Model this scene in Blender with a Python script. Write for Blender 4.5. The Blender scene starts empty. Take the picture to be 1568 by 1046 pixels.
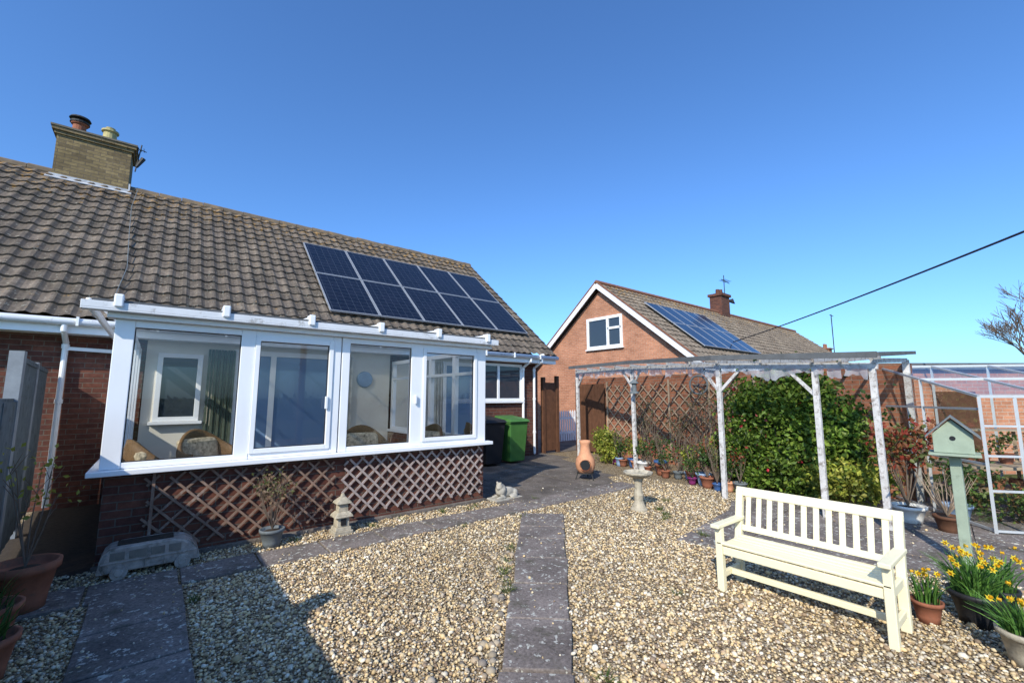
import bpy, bmesh, math, random
import numpy as np
from mathutils import Vector, Matrix
random.seed(7); rng=np.random.default_rng(7)
scene=bpy.context.scene

# ------------------------------------------------------------------ helpers
class B:
    def __init__(s): s.v=[]; s.f=[]
    def add(s,vs,fs):
        o=len(s.v); s.v+= [tuple(p) for p in vs]; s.f+=[tuple(i+o for i in f) for f in fs]; return s
    def obox(s,o,u,v,w):
        o,u,v,w=map(Vector,(o,u,v,w))
        if u.cross(v).dot(w)<0: u,v=v,u
        P=[o,o+u,o+u+v,o+v,o+w,o+u+w,o+u+v+w,o+v+w]
        return s.add(P,[(3,2,1,0),(4,5,6,7),(0,1,5,4),(1,2,6,5),(2,3,7,6),(3,0,4,7)])
    def box(s,x0,x1,y0,y1,z0,z1): return s.obox((x0,y0,z0),(x1-x0,0,0),(0,y1-y0,0),(0,0,z1-z0))
    def beam(s,p,q,w,h,up=(0,0,1)):
        p,q=Vector(p),Vector(q); d=(q-p); up=Vector(up)
        if abs(d.normalized().dot(up))>.98: up=Vector((0,1,0))
        a=d.cross(up).normalized(); b=a.cross(d).normalized()
        return s.obox(p-a*w/2-b*h/2,a*w,b*h,d)
    def cyl(s,p,q,r1,r2=None,n=10,caps=True):
        p,q=Vector(p),Vector(q); r2=r1 if r2 is None else r2
        d=(q-p).normalized(); t=Vector((0,0,1)) if abs(d.z)<.9 else Vector((1,0,0))
        a=d.cross(t).normalized(); b=d.cross(a).normalized()
        vs=[]
        for c,r in ((p,r1),(q,r2)):
            for i in range(n):
                th=2*math.pi*i/n; vs.append(c+a*math.cos(th)*r+b*math.sin(th)*r)
        fs=[(i,(i+1)%n,n+(i+1)%n,n+i)[::-1] for i in range(n)]
        if caps: fs+= [tuple(range(n)),tuple(range(2*n-1,n-1,-1))]
        return s.add(vs,fs)
    def lathe(s,c,prof,n=24,rot=0,sx=1,sy=1):
        vs=[];m=len(prof)
        for r,z in prof:
            for i in range(n):
                th=2*math.pi*i/n+rot; vs.append((c[0]+math.cos(th)*r*sx,c[1]+math.sin(th)*r*sy,c[2]+z))
        fs=[(j*n+i,j*n+(i+1)%n,(j+1)*n+(i+1)%n,(j+1)*n+i) for j in range(m-1) for i in range(n)]
        fs+=[tuple(range(n-1,-1,-1)),tuple(range((m-1)*n,m*n))]
        return s.add(vs,fs)
    def prism(s,poly,z0,z1):
        n=len(poly)
        area=sum(poly[i][0]*poly[(i+1)%n][1]-poly[(i+1)%n][0]*poly[i][1] for i in range(n))
        if area<0: poly=poly[::-1]
        za=z0 if isinstance(z0,(list,tuple)) else [z0]*n; zb=z1 if isinstance(z1,(list,tuple)) else [z1]*n
        vs=[(p[0],p[1],za[i]) for i,p in enumerate(poly)]+[(p[0],p[1],zb[i]) for i,p in enumerate(poly)]
        return s.add(vs,[tuple(range(n-1,-1,-1)),tuple(range(n,2*n))]+[(i,(i+1)%n,n+(i+1)%n,n+i) for i in range(n)])
    def face(s,vs): return s.add(vs,[tuple(range(len(vs)))])
    def obj(s,name,parent,mat,bevel=0,smooth=False):
        me=bpy.data.meshes.new(name); me.from_pydata(s.v,[],s.f); me.update()
        uv=me.uv_layers.new(name='UVMap')
        for p in me.polygons:
            n=p.normal
            if abs(n.z)>.97: t=Vector((1,0,0)); b=Vector((0,1,0))
            else:
                t=Vector((-n.y,n.x,0)).normalized(); b=n.cross(t)
            for li in p.loop_indices:
                co=me.vertices[me.loops[li].vertex_index].co
                uv.data[li].uv=(co.dot(t),co.dot(b))
            p.use_smooth=smooth
        return place(me,name,parent,mat,bevel)
def place(me,name,parent,mat,bevel=0):
    ob=bpy.data.objects.new(name,me); scene.collection.objects.link(ob)
    me.materials.append(mat)
    if parent: 
        ob.parent=parent; ob.matrix_parent_inverse=Matrix.Translation(-Vector(parent.location))
    if bevel:
        m=ob.modifiers.new('bevel','BEVEL'); m.width=bevel; m.segments=2; m.limit_method='ANGLE'
    return ob
def root(name,loc=(0,0,0)):
    e=bpy.data.objects.new(name,None); e.location=loc; e.empty_display_size=.2; scene.collection.objects.link(e); return e

# ------------------------------------------------------------------ materials
def nm(name,rough=.7,spec=.3,metal=0):
    m=bpy.data.materials.new(name); m.use_nodes=True; nt=m.node_tree; b=nt.nodes['Principled BSDF']
    b.inputs['Roughness'].default_value=rough; b.inputs['Specular IOR Level'].default_value=spec; b.inputs['Metallic'].default_value=metal
    return m,nt,b
def N(nt,t,**k):
    n=nt.nodes.new(t)
    for a,v in k.items(): setattr(n,a,v)
    return n
def noise(nt,vec,scale,detail=4,rough=.6):
    n=N(nt,'ShaderNodeTexNoise'); n.inputs['Scale'].default_value=scale; n.inputs['Detail'].default_value=detail; n.inputs['Roughness'].default_value=rough
    nt.links.new(vec,n.inputs['Vector']); return n
def ramp(nt,fac,stops):
    r=N(nt,'ShaderNodeValToRGB'); e=r.color_ramp.elements
    while len(e)<len(stops): e.new(.5)
    for i,(p,c) in enumerate(stops):
        e[i].position=p; e[i].color=(*c,1) if len(c)==3 else c
    nt.links.new(fac,r.inputs['Fac']); return r.outputs['Color']
def mix(nt,fac,a,b,mode='MIX'):
    m=N(nt,'ShaderNodeMix',data_type='RGBA',blend_type=mode)
    for sock,v in ((m.inputs['Factor'],fac),(m.inputs['A'],a),(m.inputs['B'],b)):
        if isinstance(v,(int,float)): sock.default_value=v
        elif isinstance(v,tuple): sock.default_value=(*v,1)
        else: nt.links.new(v,sock)
    return m.outputs['Result']
def bump(nt,b,h,strength=.3,dist=.01):
    n=N(nt,'ShaderNodeBump'); n.inputs['Strength'].default_value=strength; n.inputs['Distance'].default_value=dist
    nt.links.new(h,n.inputs['Height']); nt.links.new(n.outputs['Normal'],b.inputs['Normal'])
def coord(nt,o='Object'): return N(nt,'ShaderNodeTexCoord').outputs[o]
def sc(c,k): return tuple(min(1,x*k) for x in c)
def simple(name,col,rough=.7,var=.2,scale=6,bs=.2,bscale=80,spec=.3,metal=0,dirt=None):
    m,nt,b=nm(name,rough,spec,metal); co=coord(nt)
    n=noise(nt,co,scale,6); c=ramp(nt,n.outputs['Fac'],[(.3,sc(col,1-var)),(.7,sc(col,1+var))])
    if dirt:
        n2=noise(nt,co,dirt[1],8,.7); f=ramp(nt,n2.outputs['Fac'],[(dirt[2],(0,0,0)),(dirt[2]+.15,(1,1,1))]); c=mix(nt,f,c,dirt[0])
    nt.links.new(c,b.inputs['Base Color'])
    if bs:
        n3=noise(nt,co,bscale,4); bump(nt,b,n3.outputs['Fac'],bs,.005)
    return m
def brick(name,c1,c2,mortar,bias=0.,varn=.35):
    m,nt,b=nm(name,.9,.15); uv=coord(nt,'UV')
    t=N(nt,'ShaderNodeTexBrick'); nt.links.new(uv,t.inputs['Vector'])
    t.inputs['Scale'].default_value=1; t.inputs['Brick Width'].default_value=.225; t.inputs['Row Height'].default_value=.075
    t.inputs['Mortar Size'].default_value=.006; t.inputs['Mortar Smooth'].default_value=.2; t.inputs['Bias'].default_value=bias
    t.inputs['Color1'].default_value=(*c1,1); t.inputs['Color2'].default_value=(*c2,1); t.inputs['Mortar'].default_value=(*mortar,1)
    n=noise(nt,uv,14,6,.7); c=mix(nt,1.,t.outputs['Color'],ramp(nt,n.outputs['Fac'],[(.3,(1-varn,)*3),(.7,(1+varn*.4,)*3)]),'MULTIPLY')
    n2=noise(nt,uv,1.2,4); c=mix(nt,1.,c,ramp(nt,n2.outputs['Fac'],[(.3,(.75,)*3),(.7,(1.12,)*3)]),'MULTIPLY')
    nt.links.new(c,b.inputs['Base Color'])
    inv=N(nt,'ShaderNodeMath',operation='SUBTRACT'); inv.inputs[0].default_value=1; nt.links.new(t.outputs['Fac'],inv.inputs[1])
    bump(nt,b,inv.outputs[0],.6,.008); return m
def attr_mat(name,rough=.8,trans=0,spec=.2,bs=0):
    m,nt,b=nm(name,rough,spec); a=N(nt,'ShaderNodeAttribute',attribute_name='Col')
    nt.links.new(a.outputs['Color'],b.inputs['Base Color'])
    if bs:
        n=noise(nt,coord(nt),150,3); bump(nt,b,n.outputs['Fac'],bs,.003)
    if trans:
        tr=N(nt,'ShaderNodeBsdfTranslucent'); nt.links.new(a.outputs['Color'],tr.inputs['Color'])
        ms=N(nt,'ShaderNodeMixShader'); ms.inputs[0].default_value=trans
        nt.links.new(b.outputs[0],ms.inputs[1]); nt.links.new(tr.outputs[0],ms.inputs[2])
        nt.links.new(ms.outputs[0],nt.nodes['Material Output'].inputs['Surface'])
    return m
def glassmat(name,tint=(.93,.96,.96),gain=1.,extra=0.03,rc=(.95,.97,1)):
    m,nt,b=nm(name); nt.nodes.remove(b)
    tr=N(nt,'ShaderNodeBsdfTransparent'); tr.inputs[0].default_value=(*tint,1)
    gl=N(nt,'ShaderNodeBsdfGlossy'); gl.inputs['Roughness'].default_value=.01; gl.inputs['Color'].default_value=(*rc,1)
    fr=N(nt,'ShaderNodeFresnel'); fr.inputs[0].default_value=1.5
    ad=N(nt,'ShaderNodeMath',operation='MULTIPLY_ADD'); ad.inputs[1].default_value=gain; ad.inputs[2].default_value=extra; nt.links.new(fr.outputs[0],ad.inputs[0])
    ms=N(nt,'ShaderNodeMixShader'); nt.links.new(ad.outputs[0],ms.inputs[0]); nt.links.new(tr.outputs[0],ms.inputs[1]); nt.links.new(gl.outputs[0],ms.inputs[2])
    nt.links.new(ms.outputs[0],nt.nodes['Material Output'].inputs['Surface']); return m

M_brick=brick('brick_brown_red',(.185,.072,.048),(.11,.046,.037),(.155,.125,.10))
M_brick_n=brick('brick_orange',(.58,.26,.15),(.46,.195,.11),(.50,.40,.32),varn=.25)
M_brick_g=brick('brick_wall_red',(.42,.17,.095),(.28,.11,.065),(.32,.25,.19))
M_brick_y=brick('brick_buff',(.32,.24,.12),(.18,.135,.075),(.15,.12,.09))
M_white=simple('upvc_white',(.84,.845,.85),.35,.03,3,0,spec=.5,dirt=((.66,.65,.62),5,.66))
M_whited=simple('white_paint_weathered',(.58,.56,.54),.7,.16,9,.4,dirt=((.20,.165,.14),15,.50))
M_gutter=simple('gutter_white_dirty',(.70,.71,.73),.45,.08,4,0,dirt=((.30,.28,.25),7,.56))
M_lead=simple('lead_flashing',(.46,.47,.49),.6,.25,9,.4)
M_cream=simple('cream_render',(.74,.69,.60),.9,.05,3,.1)
M_dark=simple('dark_opening',(.02,.02,.022),.4,.1,3,0)
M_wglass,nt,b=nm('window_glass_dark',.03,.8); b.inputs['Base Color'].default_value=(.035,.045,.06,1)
M_bglass,nt,b=nm('door_glass_blue',.08,.7); b.inputs['Base Color'].default_value=(.15,.25,.42,1)
M_glass=glassmat('clear_glass',(.90,.92,.92),.9,.02)
M_ghglass=glassmat('greenhouse_glass',(.95,.97,.96),.25,.01,(.9,.9,.9))
M_terra=simple('terracotta',(.28,.105,.06),.85,.25,9,.2,dirt=((.16,.09,.06),7,.55))
M_terra2=simple('terracotta_pale',(.60,.29,.16),.8,.14,9,.2,dirt=((.42,.20,.12),10,.56))
M_stone=simple('cast_stone',(.42,.37,.28),.95,.25,14,.6,60,dirt=((.18,.17,.13),10,.55))
M_bench=simple('cream_bench_paint',(.84,.77,.53),.55,.04,7,.15,spec=.3,dirt=((.66,.58,.39),18,.64))
M_green=simple('sage_paint',(.31,.37,.28),.75,.1,9,.25,dirt=((.20,.24,.18),14,.58))
M_wood=simple('timber_brown',(.12,.055,.03),.8,.25,9,.3)
M_woodl=simple('timber_weathered',(.36,.27,.19),.85,.25,9,.3)
M_wooddk=simple('trellis_brown',(.23,.15,.11),.85,.3,9,.3,dirt=((.36,.30,.26),7,.55))
M_trw=simple('trellis_pale',(.38,.31,.28),.85,.3,12,.3,dirt=((.20,.13,.10),7,.54))
M_fence=simple('fence_blue_grey',(.12,.145,.16),.85,.2,7,.4,dirt=((.075,.085,.085),9,.52),spec=.15)
M_felt=simple('roofing_felt',(.11,.115,.12),.9,.2,6,.4)
M_black=simple('black_plastic',(.02,.02,.022),.5,.1,5,0)
M_binG=simple('green_plastic',(.06,.17,.04),.5,.14,5,0,spec=.35,dirt=((.09,.15,.07),6,.6))
M_iron=simple('iron_black',(.03,.03,.03),.6,.1,5,0)
M_alu=simple('aluminium_frame',(.55,.57,.58),.4,.06,5,0,metal=.3)
M_cane=simple('cane',(.16,.09,.04),.6,.3,40,.5,120)
M_cushion=simple('floral_cushion',(.48,.40,.28),.9,.5,22,.1,dirt=((.12,.10,.06),16,.52))
M_floor=simple('floor_tile',(.32,.26,.20),.5,.1,3,0)
M_bark=simple('bark',(.16,.12,.09),.9,.25,9,.4)
M_soil=simple('soil',(.05,.038,.028),1,.3,20,.8)
M_wire=simple('cable_black',(.03,.03,.035),.6,.1,5,0)
M_leaf=attr_mat('leaves',.5,.3,.35)
M_gravel_st=attr_mat('gravel_stones_mat',.7,0,.3,.3)
M_blue=simple('blue_glaze',(.05,.12,.30),.3,.15,6,0,spec=.5)
M_purple=simple('purple_glaze',(.22,.03,.14),.4,.1,6,0)
M_grey=simple('grey_pot',(.14,.16,.17),.7,.2,9,.2)
M_potw=simple('white_pot',(.70,.69,.65),.5,.1,6,0)
M_potb=simple('blue_pot',(.25,.35,.50),.5,.1,6,0)

def slabmat(name,base,lich=.62):
    m,nt,b=nm(name,.95,.1); co=coord(nt)
    n=noise(nt,co,2.2,6); c=ramp(nt,n.outputs['Fac'],[(.3,sc(base,.6)),(.7,sc(base,1.3))])
    n2=noise(nt,co,45,6,.7); c=mix(nt,1.,c,ramp(nt,n2.outputs['Fac'],[(.3,(.5,)*3),(.7,(1.35,)*3)]),'MULTIPLY')
    v=noise(nt,co,22,4,.6); f=ramp(nt,v.outputs['Fac'],[(lich,(0,0,0)),(lich+.03,(1,1,1))]); c=mix(nt,f,c,(.50,.49,.43))
    v=noise(nt,co,5,6,.7); f=ramp(nt,v.outputs['Fac'],[(.54,(0,0,0)),(.70,(.75,.75,.75))]); c=mix(nt,f,c,(.085,.08,.055))
    nt.links.new(c,b.inputs['Base Color']); bump(nt,b,n2.outputs['Fac'],.7,.010); return m
M_slab=slabmat('paving_slab',(.22,.185,.165),.60)
M_slab2=slabmat('paving_slab_dark',(.17,.145,.125),.66)
M_gravel,nt,b=nm('gravel_bed',.95,.1); co=coord(nt)
v=N(nt,'ShaderNodeTexVoronoi'); v.inputs['Scale'].default_value=64; nt.links.new(co,v.inputs['Vector'])
sep=N(nt,'ShaderNodeSeparateColor'); nt.links.new(v.outputs['Color'],sep.inputs[0])
c=ramp(nt,sep.outputs[0],[(0,(.20,.14,.08)),(.3,(.50,.38,.22)),(.6,(.60,.49,.32)),(.85,(.32,.25,.17)),(1,(.68,.60,.48))])
d=ramp(nt,v.outputs['Distance'],[(.25,(1,1,1)),(.75,(.25,.22,.2))]); c=mix(nt,1.,c,d,'MULTIPLY')
nt.links.new(c,b.inputs['Base Color'])
inv=N(nt,'ShaderNodeMath',operation='SUBTRACT'); inv.inputs[0].default_value=1; nt.links.new(v.outputs['Distance'],inv.inputs[1]); bump(nt,b,inv.outputs[0],1.,.012)
M_grass,nt,b=nm('grass',.95,.1); co=coord(nt); n=noise(nt,co,.6,8,.7)
c=ramp(nt,n.outputs['Fac'],[(.3,(.045,.06,.02)),(.7,(.09,.11,.035))]); nt.links.new(c,b.inputs['Base Color']); n=noise(nt,co,30,4); bump(nt,b,n.outputs['Fac'],.6,.03)
def tilemat(name,c1,c2,lichen=(.32,.18,.05),L=6.):
    m,nt,b=nm(name,.95,.1); uv=coord(nt,'UV')
    sn=N(nt,'ShaderNodeVectorMath',operation='SNAP'); sn.inputs[1].default_value=(.22,.33,1); nt.links.new(uv,sn.inputs[0])
    wn=N(nt,'ShaderNodeTexWhiteNoise'); nt.links.new(sn.outputs[0],wn.inputs['Vector'])
    c=ramp(nt,wn.outputs['Value'],[(0,c2),(1,c1)])
    n=noise(nt,uv,9,7,.75); c=mix(nt,1.,c,ramp(nt,n.outputs['Fac'],[(.3,(.5,)*3),(.72,(1.35,)*3)]),'MULTIPLY')
    n0=noise(nt,uv,.9,4,.6); c=mix(nt,1.,c,ramp(nt,n0.outputs['Fac'],[(.3,(.76,.76,.78)),(.7,(1.15,1.13,1.08))]),'MULTIPLY')
    n2=noise(nt,uv,7,6,.7); sx=N(nt,'ShaderNodeSeparateXYZ'); nt.links.new(uv,sx.inputs[0])
    mr=N(nt,'ShaderNodeMapRange'); mr.inputs[1].default_value=L*.6; mr.inputs[2].default_value=L; mr.inputs[3].default_value=0; mr.inputs[4].default_value=.13; nt.links.new(sx.outputs[1],mr.inputs[0])
    ad=N(nt,'ShaderNodeMath',operation='ADD'); nt.links.new(n2.outputs[0],ad.inputs[0]); nt.links.new(mr.outputs[0],ad.inputs[1])
    f=ramp(nt,ad.outputs[0],[(.63,(0,0,0)),(.69,(.8,.8,.8))]); c=mix(nt,f,c,lichen)
    n3=noise(nt,uv,19,5,.65); f=ramp(nt,n3.outputs['Fac'],[(.61,(0,0,0)),(.64,(.75,.75,.75))]); c=mix(nt,f,c,(.38,.36,.29))
    nt.links.new(c,b.inputs['Base Color']); n4=noise(nt,uv,60,4); bump(nt,b,n4.outputs[0],.4,.006); return m
M_tile=tilemat('concrete_roof_tiles',(.19,.155,.125),(.11,.092,.075))
M_tile_n=tilemat('brown_roof_tiles',(.27,.22,.17),(.19,.15,.115))
M_pv,nt,b=nm('solar_cells',.15,.3); uv=coord(nt,'UV')
t=N(nt,'ShaderNodeTexBrick'); t.offset=0; nt.links.new(uv,t.inputs['Vector']); t.inputs['Scale'].default_value=1
t.inputs['Brick Width'].default_value=.172; t.inputs['Row Height'].default_value=.172; t.inputs['Mortar Size'].default_value=.004
t.inputs['Color1'].default_value=(.006,.008,.016,1); t.inputs['Color2'].default_value=(.010,.012,.022,1); t.inputs['Mortar'].default_value=(.05,.06,.08,1)
nt.links.new(t.outputs['Color'],b.inputs['Base Color'])
M_pvframe=simple('solar_frame',(.40,.42,.45),.4,.06,5,0,metal=.4)
def translu(name,col,tr=.5,tp=.25):
    m,nt,b=nm(name,.5); b.inputs['Base Color'].default_value=(*col,1)
    a=N(nt,'ShaderNodeBsdfTranslucent'); a.inputs[0].default_value=(*col,1); t=N(nt,'ShaderNodeBsdfTransparent')
    m1=N(nt,'ShaderNodeMixShader'); m1.inputs[0].default_value=tr; nt.links.new(b.outputs[0],m1.inputs[1]); nt.links.new(a.outputs[0],m1.inputs[2])
    m2=N(nt,'ShaderNodeMixShader'); m2.inputs[0].default_value=tp; nt.links.new(m1.outputs[0],m2.inputs[1]); nt.links.new(t.outputs[0],m2.inputs[2])
    nt.links.new(m2.outputs[0],nt.nodes['Material Output'].inputs['Surface']); return m
M_poly=translu('polycarbonate',(.76,.77,.78),.5,.35)
M_pgroof=translu('clear_corrugated_sheet',(.50,.51,.53),.3,.70)
M_pth=translu('polythene',(.60,.60,.65),.35,.38)

# ------------------------------------------------------------------ instanced meshes in one object
def instmesh(name,parent,bv,bf,R,loc,col,mat,smooth=True):
    bv=np.array(bv,float); bf=np.array(bf,int); n=len(loc); nv=len(bv); k=bf.shape[1]
    V=np.einsum('nij,vj->nvi',R,bv)+loc[:,None,:]
    F=(bf[None]+(np.arange(n)*nv)[:,None,None]).reshape(-1)
    me=bpy.data.meshes.new(name); me.vertices.add(n*nv); me.vertices.foreach_set('co',V.reshape(-1))
    me.loops.add(len(F)); me.loops.foreach_set('vertex_index',F.astype(np.int32))
    me.polygons.add(len(F)//k); me.polygons.foreach_set('loop_start',np.arange(0,len(F),k,dtype=np.int32))
    me.update(calc_edges=True); me.validate()
    a=me.color_attributes.new('Col','FLOAT_COLOR','POINT')
    C=np.ones((n,nv,4)); C[:,:,:3]=col[:,None,:]; a.data.foreach_set('color',C.reshape(-1))
    me.polygons.foreach_set('use_smooth',[smooth]*len(me.polygons))
    return place(me,name,parent,mat)
def randrot(n):
    q=rng.normal(size=(n,4)); q/=np.linalg.norm(q,axis=1)[:,None]; w,x,y,z=q.T
    return np.stack([1-2*(y*y+z*z),2*(x*y-z*w),2*(x*z+y*w),2*(x*y+z*w),1-2*(x*x+z*z),2*(y*z-x*w),2*(x*z-y*w),2*(y*z+x*w),1-2*(x*x+y*y)],1).reshape(n,3,3)
LEAFV=[(0,0,0),(.32,.45,.08),(0,1,-.05),(-.32,.45,.08)]; LEAFF=[(0,1,2,3)]
def pick(cols,n,var=.25):
    c=np.array(cols)[rng.integers(0,len(cols),n)]; return np.clip(c*(1+rng.uniform(-var,var,(n,1))),0,1)
def foliage(name,parent,blobs,n,size,cols,clumps=30,spread=.22,mat=None):
    blobs=[(np.array(c,float),np.array(r,float)) for c,r in blobs]; vol=np.array([r.prod() for c,r in blobs]); vol/=vol.sum()
    P=[];S=[]
    for i in range(clumps):
        c,r=blobs[rng.choice(len(blobs),p=vol)]
        d=rng.normal(size=3); d/=np.linalg.norm(d); cc=c+d*r*rng.uniform(.55,1.)
        m=n//clumps; pts=cc+rng.normal(size=(m,3))*r*spread*rng.uniform(.7,1.3); P.append(pts); S.append(np.full(m,rng.uniform(.55,1.25)))
    P=np.concatenate(P);S=np.concatenate(S); k=P[:,2]>.02; P=P[k];S=S[k]; n=len(P)
    col=pick(cols,n)*S[:,None]
    R=randrot(n)*(size*rng.uniform(.6,1.3,(n,1,1)))
    return instmesh(name,parent,LEAFV,LEAFF,R,P,np.clip(col,0,1),mat or M_leaf,False)

# ------------------------------------------------------------------ ground
B().face([(-400,-400,-.01),(400,-400,-.01),(400,400,-.01),(-400,400,-.01)]).obj('ground',None,M_grass)
B().face([(-1.1,-7,0),(9.3,-7,0),(9.9,9.2,0),(-1.3,9.2,0)]).obj('gravel',None,M_gravel)
B().face([(8.3,9.15,.0),(14.5,9.15,.0),(14.5,22,.0),(8.3,22,.0)]).obj('concrete_passage',None,M_slab2)
B().face([(-1.22,5.6,.006),(-.36,5.6,.006),(-.36,9.14,.006),(-1.22,9.14,.006)]).obj('painted_shade_strip',None,M_soil)  # soil-dark sheet over the gravel, paints in the shade beside the fence

def inpoly(x,y,poly):
    c=np.zeros(np.shape(x),bool); n=len(poly)
    for i in range(n):
        x0,y0=poly[i]; x1,y1=poly[(i+1)%n]
        if y0==y1: continue
        c^=((y0>y)!=(y1>y))&(x<(x1-x0)*(y-y0)/(y1-y0)+x0)
    return c
pv_polys=[]
b=B(); x=-.95
while x<6.3:
    w=random.choice([.59,.6,.45]); j=random.uniform(-.006,.006); e=random.uniform(-.02,.02)
    b.prism([(x,4.83+e),(x+w,4.83+e*.5),(x+w,5.28+e),(x,5.28-e)],-.02,.022+j); x+=w+.02
b.obj('paved_path',None,M_slab,.006); pv_polys.append([(-.95,4.82),(6.3,4.82),(6.3,5.29),(-.95,5.29)])
b=B(); y=4.81
while y>-3:
    h=random.choice([.6,.59,.45]); j=random.uniform(-.006,.006); e=random.uniform(-.015,.015)
    b.prism([(-.29+e,y-h),(.28+e,y-h),(.28,y),(-.29,y)],-.02,.024+j); y-=h+.02
b.obj('paved_path',None,M_slab,.006); pv_polys.append([(-.3,-3),(.3,-3),(.3,4.8),(-.3,4.8)])
b=B(); D=Vector((.675,.738)); n_=Vector((.738,-.675)); s0=-.5; P0=Vector((1.61,2.13))
while s0<3.5:
    h=random.choice([.45,.6,.6]); wa=.42+max(0,s0)*.042; wb=.42+max(0,s0+h)*.042; j=random.uniform(-.006,.006); e=random.uniform(-.02,.02)
    A=P0+D*s0; C=P0+D*(s0+h-.02)
    b.prism([tuple(A+n_*e),tuple(A+n_*wa),tuple(C+n_*(wb+e)),tuple(C)],-.02,.026+j); s0+=h
b.obj('paved_path',None,M_slab,.008); pv_polys.append([tuple(P0-D*.5),tuple(P0-D*.5+n_*.42),tuple(P0+D*3.5+n_*.57),tuple(P0+D*3.5)])
def slabs(name,poly,mat,size=.6,ang=0.,ztop=.018):
    xs=[p[0] for p in poly]; ys=[p[1] for p in poly]; bb=B(); cx,cy=sum(xs)/len(xs),sum(ys)/len(ys); ca,sa=math.cos(ang),math.sin(ang)
    bb.prism(poly,-.03,ztop-.012)
    for i in range(-16,17):
        for k in range(-16,17):
            c=[]
            for dx,dy in ((0,0),(1,0),(1,1),(0,1)):
                u=(i+dx)*size+(-.008 if dx else .008); v=(k+dy)*size+(-.008 if dy else .008)
                c.append((cx+u*ca-v*sa,cy+u*sa+v*ca))
            m=(sum(p[0] for p in c)/4,sum(p[1] for p in c)/4)
            if inpoly(np.array(m[0]),np.array(m[1]),poly): bb.prism(c,-.02,ztop+random.uniform(-.005,.005))
    bb.obj(name,None,mat,.004); pv_polys.append(poly)
slabs('patio',[(4.1,5.33),(6.6,5.1),(7.5,6.3),(8.6,9.14),(4.1,9.14)],M_slab2)
slabs('patio',[(4.66,2.8),(5.8,.35),(6.6,-3),(12,-3),(9.2,1.9),(7.0,3.3),(5.9,2.85)],M_slab,ang=.12)

bm=bmesh.new(); bmesh.ops.create_icosphere(bm,subdivisions=1,radius=1); iv=[tuple(v.co) for v in bm.verts]; iff=[tuple(v.index for v in f.verts) for f in bm.faces]; bm.free()
n=140000; X=rng.uniform(-1.0,7.6,n); Y=rng.uniform(-.6,5.72,n)
t_=.6275*X+.7786*Y; s_=.7786*X-.6275*Y
k=(t_>.9)&(np.abs(s_)<t_*1.35+.3)&(rng.uniform(size=n)<np.clip(1.45-t_*.14,.25,1))
for p in pv_polys:
    k&=~(inpoly(X,Y,p)&(rng.uniform(size=n)>.010))
X=X[k];Y=Y[k];n=len(X)
sz=rng.lognormal(math.log(.0090),.34,n)
R=randrot(n)*sz[:,None,None]
Sc=rng.uniform(.55,1.25,(n,1,3)); R=R*Sc; R[:,2,:]*=.75
onp=np.zeros(n,bool)
for p in pv_polys: onp|=inpoly(X,Y,p)
loc=np.stack([X,Y,np.where(onp,.03,sz*.35+rng.uniform(0,.010,n))],1)
gc=[(.70,.53,.29),(.75,.62,.40),(.56,.41,.22),(.78,.70,.55),(.40,.28,.17),(.66,.56,.41),(.46,.39,.30),(.72,.53,.28),(.26,.19,.13),(.60,.46,.27)]
patch=.94+.12*np.sin(X*1.7+np.sin(Y*2.3))*np.cos(Y*1.3+X*.6)
instmesh('gravel_stones',None,iv,iff,R,loc,np.clip(pick(gc,n,.22)*patch[:,None],0,1),M_gravel_st)
n=60; tt=rng.uniform(-.5,2.2,n); off=-np.abs(rng.normal(0,.10,n))-.03
X=P0.x+D.x*tt+n_.x*off; Y=P0.y+D.y*tt+n_.y*off; sz=rng.uniform(.016,.036,n)
R=randrot(n)*sz[:,None,None]; R[:,2,:]*=.7
instmesh('cobbles',None,iv,iff,R,np.stack([X,Y,sz*.35],1),pick([(.26,.22,.17),(.20,.17,.14),(.34,.28,.2),(.36,.28,.19)],n,.2),M_gravel_st)

# ------------------------------------------------------------------ tiled roofs
def tiled(name,parent,x0,x1,ye,ze,yr,zr,mat,per=.22,course=.33,nx=8,amp=.018):
    d=Vector((0,yr-ye,zr-ze)); L=d.length; d.normalize(); nn=Vector((0,-d.z,d.y))
    if nn.z<0: nn=-nn
    xs=np.arange(x0,x1+1e-6,per/nx); ph=(xs/per)%1.
    w=amp*np.clip(np.cos(2*np.pi*ph)*1.3,-.6,1.)
    nc=int(round(L/course)); V=[]; UV=[]
    for i in range(nc):
        jt={}
        for s,l in ((i*L/nc,.038),((i+1)*L/nc,.004)):
            for xx,ww in zip(xs,w):
                q=math.floor(xx/per)
                if q not in jt: jt[q]=random.uniform(-.007,.007)
                jit=jt[q]*(1 if l>.01 else .3)
                o=nn*(l+ww+jit); V.append((xx,ye+d.y*s+o.y,ze+d.z*s+o.z)); UV.append((xx,s-.001 if l<.01 else s+.001))
    m=len(xs); R_=len(V)//m
    F=[(r*m+i,r*m+i+1,(r+1)*m+i+1,(r+1)*m+i) for r in range(R_-1) for i in range(m-1)]
    me=bpy.data.meshes.new(name); me.from_pydata(V,[],F); me.update()
    uvl=me.uv_layers.new(name='UVMap'); li=np.empty(len(me.loops),np.int32); me.loops.foreach_get('vertex_index',li)
    uvl.data.foreach_set('uv',np.array(UV)[li].reshape(-1))
    return place(me,name,parent,mat)

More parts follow.
